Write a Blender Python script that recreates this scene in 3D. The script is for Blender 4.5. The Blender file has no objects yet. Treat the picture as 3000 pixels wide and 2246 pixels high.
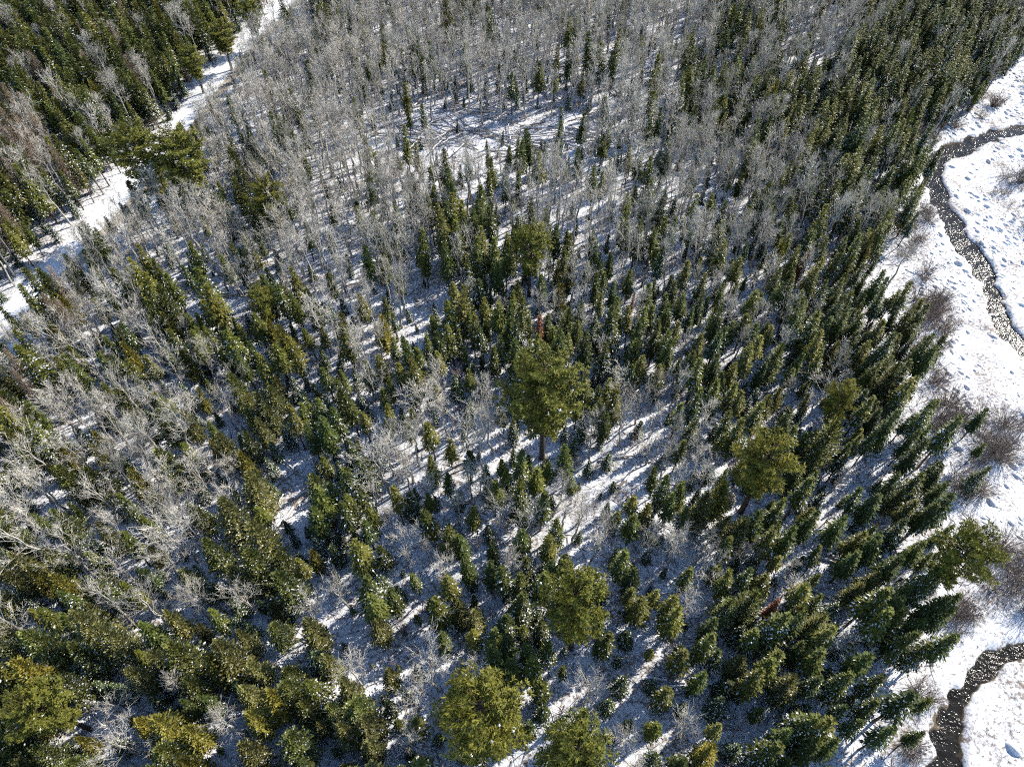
import bpy, math, random
import numpy as np
from mathutils import Vector, Euler

R = math.radians
rng = random.Random(11)
scene = bpy.context.scene
COL = scene.collection

# ------------------------------------------------------------------ camera
CAM_H, PITCH, FPX = 76.0, R(52.0), 2050.0          # FPX: focal length in photo pixels (3000 wide)
cam_d = bpy.data.cameras.new("camera")
cam_d.sensor_fit = 'HORIZONTAL'; cam_d.sensor_width = 36.0
cam_d.lens = FPX / 3000.0 * 36.0
cam_d.clip_start = 0.5; cam_d.clip_end = 9000.0
cam = bpy.data.objects.new("camera", cam_d); COL.objects.link(cam)
cam.location = (0, 0, CAM_H); cam.rotation_euler = (R(90) - PITCH, 0, 0)
scene.camera = cam

# ------------------------------------------------------------------ sky, sun, exposure
SUN_AZ, SUN_EL = R(55.0), R(36.0)                   # azimuth clockwise from +Y
w = bpy.data.worlds.new("World"); scene.world = w; w.use_nodes = True
nt = w.node_tree; nt.nodes.clear()
sky = nt.nodes.new('ShaderNodeTexSky'); sky.sky_type = 'NISHITA'; sky.sun_disc = False
sky.sun_elevation = SUN_EL; sky.sun_rotation = SUN_AZ; sky.ozone_density = 4.0; sky.dust_density = 0.3
bg = nt.nodes.new('ShaderNodeBackground'); bg.inputs['Strength'].default_value = 0.13
wo = nt.nodes.new('ShaderNodeOutputWorld')
nt.links.new(sky.outputs[0], bg.inputs[0]); nt.links.new(bg.outputs[0], wo.inputs[0])
sun_d = bpy.data.lights.new("sun", 'SUN'); sun_d.energy = 5.0; sun_d.angle = R(0.55); sun_d.color = (1.0, 0.94, 0.84)
sun = bpy.data.objects.new("sun", sun_d); COL.objects.link(sun)
SUNV = Vector((math.sin(SUN_AZ) * math.cos(SUN_EL), math.cos(SUN_AZ) * math.cos(SUN_EL), math.sin(SUN_EL)))
sun.rotation_euler = SUNV.to_track_quat('Z', 'Y').to_euler(); sun.location = SUNV * 300
scene.view_settings.view_transform = 'Standard'; scene.view_settings.look = 'None'
scene.view_settings.exposure = 0.62; scene.view_settings.gamma = 1.0
scene.view_settings.use_curve_mapping = False
scene.cycles.use_denoising = False; scene.cycles.filter_width = 1.15
scene.cycles.debug_use_spatial_splits = True
scene.cycles.use_adaptive_sampling = True; scene.cycles.adaptive_threshold = 0.09; scene.cycles.adaptive_min_samples = 20
scene.cycles.max_bounces = 3; scene.cycles.diffuse_bounces = 2; scene.cycles.glossy_bounces = 2
scene.cycles.transmission_bounces = 2; scene.cycles.transparent_max_bounces = 4

# ------------------------------------------------------------------ photo geometry helpers
CP, SP = math.cos(PITCH), math.sin(PITCH)
def project(x, y, z):
    zz = z - CAM_H
    dep = y * CP - zz * SP
    return 1500 + FPX * x / dep, 1123 - FPX * (y * SP + zz * CP) / dep, dep
def ground_at(px, py, z=0.0):
    u = (px - 1500) / FPX; v = (1123 - py) / FPX
    dx, dy, dz = u, CP + v * SP, -SP + v * CP
    t = (z - CAM_H) / dz
    return dx * t, dy * t

# ------------------------------------------------------------------ numpy noise
_ns = np.random.RandomState(5); _tab = _ns.rand(256, 256)
def vnoise(x, y, s=1.0, ox=0.0):
    x = np.asarray(x, float) * s + 97.3 + ox; y = np.asarray(y, float) * s + 41.7 + ox * 1.7
    xi = np.floor(x).astype(int); yi = np.floor(y).astype(int)
    fx = x - xi; fy = y - yi
    fx = fx * fx * (3 - 2 * fx); fy = fy * fy * (3 - 2 * fy)
    a = _tab[xi % 256, yi % 256]; b = _tab[(xi + 1) % 256, yi % 256]
    c = _tab[xi % 256, (yi + 1) % 256]; d = _tab[(xi + 1) % 256, (yi + 1) % 256]
    return (a * (1 - fx) + b * fx) * (1 - fy) + (c * (1 - fx) + d * fx) * fy

# ------------------------------------------------------------------ stream and road outlines
def pxl(pts, ox, oy, k=2.208): return [(ox + a / k, oy + b / k) for a, b in pts]
L1 = pxl([(2600,700),(2400,760),(2208,800),(2080,825),(1960,850),(1860,880),(1760,920),(1690,950),(1610,980),(1568,1025),(1552,1085),(1560,1150),(1575,1200),(1605,1265),(1632,1325),(1660,1390),(1690,1450),(1720,1520),(1750,1575),(1820,1656)], 2000, 0)
L1 += pxl([(1872,60),(1905,125),(1945,195),(1975,265),(1985,335),(2005,405),(2045,495),(2130,570),(2208,640),(2300,740),(2440,900),(2560,1080),(2620,1300),(2640,1520)], 2000, 750)
L1 += pxl([(2580,560),(2420,690),(2208,805),(2100,840),(1980,920),(1930,965),(1870,1000),(1815,1015),(1808,1070),(1795,1120),(1755,1165),(1715,1215),(1680,1275),(1650,1325),(1625,1390),(1610,1455),(1612,1510),(1600,1570),(1580,1656),(1560,1800),(1500,2000),(1430,2300)], 2000, 1496)
R1 = pxl([(2600,760),(2400,815),(2208,852),(2080,885),(1960,930),(1900,965),(1830,1000),(1770,1012),(1720,1030),(1692,1065),(1688,1110),(1692,1165),(1705,1215),(1722,1275),(1742,1335),(1780,1390),(1822,1445),(1850,1495),(1882,1545),(1945,1656)], 2000, 0)
R1 += pxl([(1985,60),(2015,130),(2052,200),(2070,265),(2082,335),(2112,405),(2165,475),(2225,545),(2300,610),(2400,700),(2560,860),(2690,1060),(2770,1300),(2790,1540)], 2000, 750)
R1 += pxl([(2740,700),(2560,860),(2208,990),(2120,1003),(2042,1022),(2010,1055),(1980,1090),(1950,1135),(1922,1185),(1893,1240),(1870,1295),(1856,1360),(1842,1425),(1822,1495),(1800,1565),(1790,1656),(1780,1800),(1740,2000),(1690,2300)], 2000, 1496)
SL = np.array([ground_at(*p) for p in L1]); SR = np.array([ground_at(*p) for p in R1])
road_px = [(1010,-190),(930,-100),(862,0),(806,60),(735,130),(665,215),(590,312),(548,370),(500,432),(440,500),(380,570),(330,630),(270,690),(200,765),(140,835),(75,905),(20,960),(-60,1035),(-170,1130),(-330,1260)]
RC = np.array([ground_at(*p) for p in road_px])

def resample(P, n):
    d = np.r_[0, np.cumsum(np.hypot(*np.diff(P, axis=0).T))]
    t = np.linspace(0, d[-1], n)
    return np.c_[np.interp(t, d, P[:, 0]), np.interp(t, d, P[:, 1])]
def smooth(P, k=2):
    for _ in range(k):
        Q = P.copy(); Q[1:-1] = (P[:-2] + 2 * P[1:-1] + P[2:]) / 4; P = Q
    return P
RC = smooth(resample(RC, 140), 6)

def seg_dist(x, y, P):
    best = np.full(x.shape, 1e9)
    for (ax, ay), (bx, by) in zip(P[:-1], P[1:]):
        dx, dy = bx - ax, by - ay
        t = np.clip(((x - ax) * dx + (y - ay) * dy) / (dx * dx + dy * dy + 1e-9), 0, 1)
        best = np.minimum(best, np.hypot(x - ax - t * dx, y - ay - t * dy))
    return best
POLY = np.vstack([SL, SR[::-1]])
def in_poly(x, y, P):
    ins = np.zeros(x.shape, bool); n = len(P)
    for i in range(n):
        x1, y1 = P[i]; x2, y2 = P[(i + 1) % n]
        c = ((y1 > y) != (y2 > y)) & (x < (x2 - x1) * (y - y1) / (y2 - y1 + 1e-12) + x1)
        ins ^= c
    return ins
def stream_sd(x, y):
    d = np.minimum(seg_dist(x, y, SL), seg_dist(x, y, SR))
    return np.where(in_poly(x, y, POLY), -d, d)

# forest / meadow map: what the crowns are, read off the photo in a 30 x 22 grid
MAP = """KKKKKKKMrMBBBMBBBBBBbMMBBMSSSM
KKKKKKMrBBBBBBBBbbbbMMMBBSSSSM
KKKKMMrBBBBBbbbbbbbbMSMSSSSSmO
LMKBBMBBBBB......bbmBMSSSSSmOO
LLKBPPBMBBBbbmmssbmbBBMBSSSOOO
LLMBPPMMBBBBMbbBbbbMbBMBSSSOOO
LKKrBBBPBBBBbSSMBbMMmMMSmMhOOO
LMrBMMBMBBBBBSSPMMMSBMMSMShOOO
bKBKK..PSBBB.SSWCSmSSMMSSShOOO
rBBXBSSSCWMCsSWSSWSSSSMSSSSOOO
KBXXBXSSCWBWSWWSPPSSSSSmBSShOO
KBBXXCBCCWCSBBBPPSbBSSSPSSShOO
KBBXBBCCWSWBBBBPPmbmBSPSSSsShO
BBCXBBXC.WSBBSSSmm.SBPPSs.SShO
CbBBBCCC.SSSWBBSBBmSCWPSsSSShO
BCBBBBBCCWSB.SbSBBmBBCS.SSSPhO
BCCBCBBCCbSCBSSSPPSmBCCs.SSPhO
BCCBBBWCC.SSsCSPPmWSBCSSCCSShO
CCCCCCCC.C.CBbSSPPWsSCSCMSShOO
CCCWWCCWCCCCBBSS..WssWSSSShOOO
CCCBCWbCCCCCBPPWCW.CCCCSSShOOO
CCCCCCCCCCCSPPP.PPBCCWSSShOOOO""".split("\n")
MAP = [''.join('X' if (c == 'B' and r >= 9 and k < 8 and (r * 7 + k * 3) % 4) else c for k, c in enumerate(row)) for r, row in enumerate(MAP)]
def cell_at(px, py):
    c = min(29, max(0, int(px // 100))); r = min(21, max(0, int(py // 102.1)))
    return MAP[r][c]
def meadow_mask(x, y):                                # 1 on the open stream meadow
    edge_px = [(2990,170),(2890,240),(2830,330),(2730,400),(2680,470),(2680,580),(2650,640),(2640,740),(2700,860),(2740,960),(2750,1080),(2790,1200),(2800,1330),(2850,1450),(2900,1580),(2870,1700),(2810,1800),(2780,1880),(2720,1960),(2700,2060),(2670,2150),(2650,2260),(2600,2500)]
    E = [ground_at(*p) for p in edge_px]
    E = [(E[0][0] + 70, E[0][1] + 70)] + E + [(E[-1][0] + 5, -40), (900, -40), (900, 260)]
    E = np.array(E)
    ins = in_poly(x, y, E); d = seg_dist(x, y, E[:-2])
    return np.clip(0.5 + np.where(ins, d, -d) / 4.0, 0, 1)

def base_height(x, y):
    return (vnoise(x, y, 0.035) - 0.5) * 1.1 + (vnoise(x, y, 0.16, 9) - 0.5) * 0.45

# ------------------------------------------------------------------ materials
def new_mat(name):
    m = bpy.data.materials.new(name); m.use_nodes = True
    n = m.node_tree.nodes; n.clear()
    out = n.new('ShaderNodeOutputMaterial'); p = n.new('ShaderNodeBsdfPrincipled')
    m.node_tree.links.new(p.outputs[0], out.inputs[0])
    return m, n, m.node_tree.links, p
def noise(n, l, vec, scale, detail=3, rough=0.6):
    t = n.new('ShaderNodeTexNoise'); t.inputs['Scale'].default_value = scale
    t.inputs['Detail'].default_value = detail; t.inputs['Roughness'].default_value = rough
    if vec is not None: l.new(vec, t.inputs['Vector'])
    return t.outputs['Fac']
def ramp(n, l, fac, stops):
    r = n.new('ShaderNodeValToRGB'); e = r.color_ramp.elements
    while len(e) < len(stops): e.new(0.5)
    for i, (p, c) in enumerate(stops):
        e[i].position = p; e[i].color = (*c, 1) if len(c) == 3 else c
    l.new(fac, r.inputs[0]); return r.outputs[0]
def mixc(n, l, fac, a, b, mode='MIX'):
    m = n.new('ShaderNodeMix'); m.data_type = 'RGBA'; m.blend_type = mode
    for sock, v in ((m.inputs[0], fac), (m.inputs[6], a), (m.inputs[7], b)):
        if hasattr(v, 'is_output'): l.new(v, sock)
        elif isinstance(v, tuple): sock.default_value = (*v, 1)
        else: sock.default_value = v
    return m.outputs[2]

def foliage_mat(name, dark, light, var=0.35, warm=(1.14, 1.0, 0.80), transl=0.08):
    m, n, l, p = new_mat(name)
    tc = n.new('ShaderNodeTexCoord'); oi = n.new('ShaderNodeObjectInfo')
    f = noise(n, l, tc.outputs['Object'], 1.6, 3, 0.7)
    c = ramp(n, l, f, [(0.3, dark), (0.68, light)])
    w2 = mixc(n, l, 1.0, c, warm, 'MULTIPLY')
    c = mixc(n, l, oi.outputs['Random'], c, w2)
    # a second, decorrelated random value for brightness
    mm = n.new('ShaderNodeMath'); mm.operation = 'MULTIPLY'; mm.inputs[1].default_value = 7.31
    fr = n.new('ShaderNodeMath'); fr.operation = 'FRACT'
    mr = n.new('ShaderNodeMapRange'); mr.inputs[3].default_value = 1 - var; mr.inputs[4].default_value = 1 + var
    l.new(oi.outputs['Random'], mm.inputs[0]); l.new(mm.outputs[0], fr.inputs[0]); l.new(fr.outputs[0], mr.inputs[0])
    hs = n.new('ShaderNodeHueSaturation'); l.new(mr.outputs[0], hs.inputs['Value']); l.new(c, hs.inputs['Color'])
    l.new(hs.outputs[0], p.inputs['Base Color'])
    p.inputs['Roughness'].default_value = 0.6; p.inputs['Specular IOR Level'].default_value = 0.25
    if transl:
        tr = n.new('ShaderNodeBsdfTranslucent'); l.new(hs.outputs[0], tr.inputs[0])
        mx = n.new('ShaderNodeMixShader'); mx.inputs[0].default_value = transl
        out = [k for k in n if k.type == 'OUTPUT_MATERIAL'][0]
        l.new(p.outputs[0], mx.inputs[1]); l.new(tr.outputs[0], mx.inputs[2]); l.new(mx.outputs[0], out.inputs[0])
    return m
def bark_mat(name, dark, light, scale=3.0, var=0.25):
    m, n, l, p = new_mat(name)
    tc = n.new('ShaderNodeTexCoord'); oi = n.new('ShaderNodeObjectInfo')
    f = noise(n, l, tc.outputs['Object'], scale, 4, 0.7)
    c = ramp(n, l, f, [(0.32, dark), (0.66, light)])
    mr = n.new('ShaderNodeMapRange'); mr.inputs[3].default_value = 1 - var; mr.inputs[4].default_value = 1 + var
    l.new(oi.outputs['Random'], mr.inputs[0])
    hs = n.new('ShaderNodeHueSaturation'); l.new(mr.outputs[0], hs.inputs['Value']); l.new(c, hs.inputs['Color'])
    l.new(hs.outputs[0], p.inputs['Base Color']); p.inputs['Roughness'].default_value = 0.85
    p.inputs['Specular IOR Level'].default_value = 0.2
    return m

M = {}
M['spruce_a'] = foliage_mat('spruce_dark_needles', (0.030, 0.050, 0.013), (0.092, 0.118, 0.023))
M['spruce_b'] = foliage_mat('spruce_green_needles', (0.046, 0.064, 0.013), (0.138, 0.154, 0.026))
M['spruce_c'] = foliage_mat('spruce_olive_needles', (0.070, 0.080, 0.016), (0.185, 0.185, 0.034))
M['fir'] = foliage_mat('fir_needles', (0.028, 0.050, 0.020), (0.085, 0.115, 0.036), warm=(1.15, 1.0, 0.7))
M['cedar_a'] = foliage_mat('cedar_olive_leaves', (0.105, 0.110, 0.036), (0.280, 0.270, 0.095), warm=(1.07, 1.0, 0.9))
M['cedar_b'] = foliage_mat('cedar_green_leaves', (0.070, 0.090, 0.024), (0.200, 0.215, 0.056), warm=(1.10, 1.0, 0.9))
M['cedar_c'] = foliage_mat('cedar_golden_leaves', (0.120, 0.116, 0.024), (0.300, 0.270, 0.055), warm=(1.08, 1.0, 0.9))
M['pine'] = foliage_mat('pine_needles', (0.085, 0.102, 0.020), (0.260, 0.255, 0.042), var=0.12, warm=(1.12, 1.0, 0.85), transl=0.2)
M['rust'] = foliage_mat('rust_dead_needles', (0.14, 0.055, 0.028), (0.32, 0.13, 0.065), warm=(1.1, 1.0, 0.9))
M['larch'] = bark_mat('larch_twigs', (0.20, 0.150, 0.105), (0.38, 0.29, 0.20))
M['bark'] = bark_mat('conifer_bark', (0.050, 0.038, 0.030), (0.13, 0.105, 0.085))
M['aspen_bark'] = bark_mat('aspen_bark', (0.24, 0.22, 0.18), (0.62, 0.58, 0.50))
M['twig'] = bark_mat('pale_twigs', (0.38, 0.345, 0.285), (0.66, 0.61, 0.52), 1.2)
M['maple_bark'] = bark_mat('grey_bark', (0.26, 0.235, 0.195), (0.58, 0.535, 0.455))
M['brush'] = bark_mat('brown_stems', (0.17, 0.125, 0.11), (0.36, 0.28, 0.24))
M['alder'] = bark_mat('alder_stems', (0.19, 0.155, 0.13), (0.36, 0.30, 0.25))
M['log'] = bark_mat('weathered_log', (0.20, 0.165, 0.13), (0.48, 0.42, 0.35), 5)
M['soil'] = bark_mat('root_soil', (0.02, 0.014, 0.010), (0.07, 0.05, 0.035), 4)
M['grass'] = bark_mat('dry_grass', (0.10, 0.075, 0.045), (0.26, 0.20, 0.12), 1)
def snow_mat(name='snow'):
    m, n, l, p = new_mat(name)
    tc = n.new('ShaderNodeTexCoord')
    f = noise(n, l, tc.outputs['Object'], 6, 3)
    c = ramp(n, l, f, [(0.3, (0.74, 0.76, 0.79)), (0.7, (0.84, 0.85, 0.86))])
    l.new(c, p.inputs['Base Color']); p.inputs['Roughness'].default_value = 0.55
    p.inputs['Specular IOR Level'].default_value = 0.3
    return m
M['snow'] = snow_mat()

def ground_mat():
    m, n, l, p = new_mat('snowy_ground')
    g = n.new('ShaderNodeNewGeometry'); pos = g.outputs['Position']
    mud = n.new('ShaderNodeAttribute'); mud.attribute_name = 'mud'
    mea = n.new('ShaderNodeAttribute'); mea.attribute_name = 'meadow'
    snow = ramp(n, l, noise(n, l, pos, 0.9, 4), [(0.3, (0.70, 0.72, 0.76)), (0.7, (0.82, 0.83, 0.85))])
    # litter and grass breaking through the thin snow
    lit = noise(n, l, pos, 2.6, 6, 0.72)
    lit2 = noise(n, l, pos, 0.22, 3, 0.6)
    ad = n.new('ShaderNodeMath'); ad.operation = 'MULTIPLY_ADD'; ad.inputs[1].default_value = 0.45
    l.new(lit2, ad.inputs[0]); l.new(lit, ad.inputs[2])
    lf = ramp(n, l, ad.outputs[0], [(0.70, (0, 0, 0)), (0.86, (1, 1, 1))])
    litc = ramp(n, l, noise(n, l, pos, 7, 3), [(0.3, (0.10, 0.075, 0.055)), (0.7, (0.30, 0.24, 0.19))])
    c = mixc(n, l, lf, snow, litc)
    mudc = ramp(n, l, noise(n, l, pos, 1.7, 5, 0.7), [(0.25, (0.035, 0.026, 0.018)), (0.55, (0.13, 0.095, 0.055)), (0.8, (0.26, 0.20, 0.12))])
    mn = n.new('ShaderNodeMath'); mn.operation = 'MULTIPLY_ADD'; mn.inputs[1].default_value = 0.5; 
    l.new(noise(n, l, pos, 1.3, 4, 0.7), mn.inputs[0]); l.new(mud.outputs['Fac'], mn.inputs[2])
    mf = ramp(n, l, mn.outputs[0], [(0.60, (0, 0, 0)), (0.74, (1, 1, 1))])
    c = mixc(n, l, mf, c, mudc)
    l.new(c, p.inputs['Base Color']); p.inputs['Roughness'].default_value = 0.65
    p.inputs['Specular IOR Level'].default_value = 0.25
    b = n.new('ShaderNodeBump'); b.inputs['Strength'].default_value = 0.5; b.inputs['Distance'].default_value = 0.12
    l.new(noise(n, l, pos, 3.2, 5, 0.65), b.inputs['Height']); l.new(b.outputs[0], p.inputs['Normal'])
    return m
def road_mat():
    m, n, l, p = new_mat('snowy_gravel_road')
    g = n.new('ShaderNodeNewGeometry'); pos = g.outputs['Position']
    at = n.new('ShaderNodeAttribute'); at.attribute_name = 'across'
    grav = ramp(n, l, noise(n, l, pos, 4, 6, 0.75), [(0.25, (0.24, 0.20, 0.15)), (0.75, (0.55, 0.48, 0.38))])
    snow = ramp(n, l, noise(n, l, pos, 0.8, 4), [(0.3, (0.80, 0.80, 0.82)), (0.7, (0.90, 0.90, 0.90))])
    # packed snow on the left two thirds and the far right verge, bare gravel between
    base = ramp(n, l, at.outputs['Fac'], [(0.0, (1, 1, 1)), (0.50, (1, 1, 1)), (0.63, (0.0, 0.0, 0.0)), (0.82, (0.05, 0.05, 0.05)), (0.95, (0.75, 0.75, 0.75))])
    ad = n.new('ShaderNodeMath'); ad.operation = 'MULTIPLY_ADD'; ad.inputs[1].default_value = 0.75
    l.new(noise(n, l, pos, 0.9, 5, 0.7), ad.inputs[0]); l.new(base, ad.inputs[2])
    f = ramp(n, l, ad.outputs[0], [(0.62, (0, 0, 0)), (0.82, (1, 1, 1))])
    c = mixc(n, l, f, grav, snow)
    l.new(c, p.inputs['Base Color']); p.inputs['Roughness'].default_value = 0.8
    b = n.new('ShaderNodeBump'); b.inputs['Strength'].default_value = 0.4; b.inputs['Distance'].default_value = 0.05
    l.new(noise(n, l, pos, 5, 4), b.inputs['Height']); l.new(b.outputs[0], p.inputs['Normal'])
    return m
def water_mat():
    m, n, l, p = new_mat('stream_water')
    g = n.new('ShaderNodeNewGeometry'); pos = g.outputs['Position']
    c = ramp(n, l, noise(n, l, pos, 0.8, 5, 0.7), [(0.3, (0.006, 0.006, 0.006)), (0.6, (0.022, 0.020, 0.017)), (0.85, (0.06, 0.05, 0.036))])
    l.new(c, p.inputs['Base Color']); p.inputs['Roughness'].default_value = 0.15; p.inputs['Specular IOR Level'].default_value = 0.3
    p.inputs['IOR'].default_value = 1.33
    # riffles: fine ripples that come and go along the bed
    lo = ramp(n, l, noise(n, l, pos, 0.55, 4, 0.65), [(0.38, (0.12, 0.12, 0.12)), (0.66, (1, 1, 1))])
    mul = n.new('ShaderNodeMath'); mul.operation = 'MULTIPLY'
    l.new(noise(n, l, pos, 2.6, 3, 0.6), mul.inputs[0]); l.new(lo, mul.inputs[1])
    b = n.new('ShaderNodeBump'); b.inputs['Strength'].default_value = 1.0; b.inputs['Distance'].default_value = 0.14
    l.new(mul.outputs[0], b.inputs['Height']); l.new(b.outputs[0], p.inputs['Normal'])
    return m
M['ground'] = ground_mat(); M['road'] = road_mat(); M['water'] = water_mat()

# ------------------------------------------------------------------ mesh helpers
class MB:
    def __init__(s): s.v = []; s.f = []
    def quad(s, a, b, c, d):
        i = len(s.v); s.v += [a, b, c, d]; s.f.append((i, i + 1, i + 2, i + 3))
    def tri(s, a, b, c):
        i = len(s.v); s.v += [a, b, c]; s.f.append((i, i + 1, i + 2))
    def tube(s, pts, rad, n=3, cap=False):
        i0 = len(s.v)
        for k, (p, r) in enumerate(zip(pts, rad)):
            a = pts[max(0, k - 1)]; b = pts[min(len(pts) - 1, k + 1)]
            d = Vector(b) - Vector(a)
            if d.length < 1e-6: d = Vector((0, 0, 1))
            d.normalize()
            u = d.cross(Vector((0, 0, 1)) if abs(d.z) < 0.9 else Vector((1, 0, 0))).normalized(); t = d.cross(u)
            for j in range(n):
                an = 2 * math.pi * j / n
                s.v.append(tuple(Vector(p) + u * (r * math.cos(an)) + t * (r * math.sin(an))))
        for k in range(len(pts) - 1):
            for j in range(n):
                a = i0 + k * n + j; b = i0 + k * n + (j + 1) % n
                s.f.append((a, b, b + n, a + n))
        if cap:
            s.f.append(tuple(i0 + j for j in range(n))[::-1]); e = i0 + (len(pts) - 1) * n
            s.f.append(tuple(e + j for j in range(n)))
    def spike(s, p, q, r):                             # a thin three-sided twig
        d = Vector(q) - Vector(p); d.normalize()
        u = d.cross(Vector((0.3, 0.2, 1)).normalized()).normalized(); t = d.cross(u)
        i = len(s.v); P = Vector(p)
        for j in range(3):
            an = 2.094 * j; s.v.append(tuple(P + u * (r * math.cos(an)) + t * (r * math.sin(an))))
        s.v.append(tuple(q))
        s.f += [(i, i + 1, i + 3), (i + 1, i + 2, i + 3), (i + 2, i, i + 3)]
    def kite(s, p, d, nrm, ln, wd, sag=0.0):
        # one flat spray of needles
        sx = d[1] * nrm[2] - d[2] * nrm[1]; sy = d[2] * nrm[0] - d[0] * nrm[2]; sz = d[0] * nrm[1] - d[1] * nrm[0]
        m = 0.42 * ln
        s.quad(p, (p[0] + d[0] * m + sx * wd, p[1] + d[1] * m + sy * wd, p[2] + d[2] * m + sz * wd),
               (p[0] + d[0] * ln, p[1] + d[1] * ln, p[2] + d[2] * ln - sag),
               (p[0] + d[0] * m - sx * wd, p[1] + d[1] * m - sy * wd, p[2] + d[2] * m - sz * wd))
    def blob(s, p, r, hgt, g):                          # a pat of snow lying on a branch
        i = len(s.v); n = 4; a0 = g.random() * 6.28
        for j in range(n):
            a = a0 + 6.283 * j / n; q = r * g.uniform(0.6, 1.3)
            s.v.append((p[0] + q * math.cos(a), p[1] + q * math.sin(a), p[2] - 0.35 * hgt * g.random()))
        s.v.append((p[0] + r * g.uniform(-.2, .2), p[1] + r * g.uniform(-.2, .2), p[2] + hgt))
        for j in range(n): s.f.append((i + j, i + (j + 1) % n, i + n))
    def mesh(s, name, mat, smooth_sh=False):
        me = bpy.data.meshes.new(name); me.from_pydata(s.v, [], s.f); me.materials.append(mat)
        if smooth_sh: me.polygons.foreach_set('use_smooth', [True] * len(me.polygons))
        me.update(); return me
def joined(name, parts):                                # [(MB, mat), ...] as one mesh, several materials
    v = []; f = []; mi = []
    me = bpy.data.meshes.new(name)
    for k, (b, mat) in enumerate(parts):
        o = len(v); v += b.v; f += [tuple(i + o for i in q) for q in b.f]; mi += [k] * len(b.f); me.materials.append(mat)
    me.from_pydata(v, [], f); me.polygons.foreach_set('material_index', mi); me.update(); return me
def rn(g): return Vector((g.gauss(0, 1), g.gauss(0, 1), g.gauss(0, 1))).normalized()

# ------------------------------------------------------------------ tree builders (all 10 m tall, scaled when placed)
def conifer(seed, r=1.0, bf=0.25, prof=0.98, gap=0.27, nbr=10, droop=(-34, 34), sp=0.30, sl=0.46, sw=0.11, snow=0.12, snow_top=0.75, round_top=0.0, lean=0.15, jag=0.3, hang=(-30, 8)):
    g = random.Random(seed); H = 10.0
    tr, cr, sn = MB(), MB(), MB()
    lx, ly = g.uniform(-lean, lean), g.uniform(-lean, lean)
    def axis(z): t = z / H; return (lx * t * t, ly * t * t)
    tr.tube([(*axis(z), z) for z in (-0.3, 1.5, 4, 7, 9.7)], [0.15, 0.115, 0.085, 0.05, 0.012], 5)
    for k in range(int(bf * 40)):                        # dead stubs under the crown
        z = g.uniform(0.6, bf * H + 0.6); a = g.random() * 6.28; q = g.uniform(0.3, 0.8) * min(1.2, r)
        tr.spike((*axis(z), z), (math.cos(a) * q, math.sin(a) * q, z - g.uniform(-.1, .25)), 0.014)
    z = bf * H; k = 0
    while z < H - 0.15:
        t = (z - bf * H) / (H * (1 - bf))
        p = (1 - t) ** prof
        if round_top: p = (1 - round_top) * p + round_top * math.sqrt(max(0, 1 - t * t))
        if t < 0.08: p *= 0.7 + t * 3.5
        n = max(4, int(nbr * (0.45 + 0.75 * p)))
        for b in range(n):
            if g.random() < 0.10: continue
            L = r * p * g.uniform(1 - jag, 1 + jag * 0.6) + 0.09
            az = 6.283 * b / n + k * 2.4 + g.uniform(-.3, .3)
            el = R(droop[0] + (droop[1] - droop[0]) * t ** 0.8 + g.uniform(-10, 10))
            ca, sa, ce, se = math.cos(az), math.sin(az), math.cos(el), math.sin(el)
            d = (ca * ce, sa * ce, se); ax = axis(z)
            zz = z + g.uniform(-.5, .5) * gap
            m = max(1, int(L / sp))
            for s in range(m + 1):
                u = L * (s + 0.35) / (m + 0.6)
                P = (ax[0] + d[0] * u, ax[1] + d[1] * u, zz + d[2] * u)
                nrm = Vector((d[0] * -se * 0.6 + g.gauss(0, .38), d[1] * -se * 0.6 + g.gauss(0, .38), 1)).normalized()
                for side in ((-1, 1) if s < m else (0,)):
                    an = az + side * R(g.uniform(28, 62))
                    e2 = el + R(g.uniform(*hang))
                    dd = (math.cos(an) * math.cos(e2), math.sin(an) * math.cos(e2), math.sin(e2))
                    ln = sl * g.uniform(0.7, 1.25) * (0.65 + 0.5 * p)
                    cr.kite(P, dd, nrm, ln, sw * g.uniform(0.8, 1.3), 0.05)
                    if t < snow_top and g.random() < 2.0 * snow * (1.15 - t / snow_top * 0.7):
                        off = g.uniform(0.0, 0.35) * ln
                        sn.kite((P[0] + dd[0] * off + nrm.x * .025, P[1] + dd[1] * off + nrm.y * .025, P[2] + dd[2] * off + nrm.z * .025 + 0.015), dd, nrm, ln * g.uniform(.35, .75), sw * g.uniform(.5, .95), 0.03)
        z += gap * g.uniform(0.75, 1.2) * (1.1 - 0.45 * t); k += 1
    # leader
    for b in range(5):
        a = b * 1.256 + g.random(); ax = axis(9.6)
        cr.kite((ax[0], ax[1], 9.45), (math.cos(a) * .3, math.sin(a) * .3, 0.95), (-math.cos(a), -math.sin(a), 0.3), 0.5, 0.07)
    return tr, cr, sn

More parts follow.
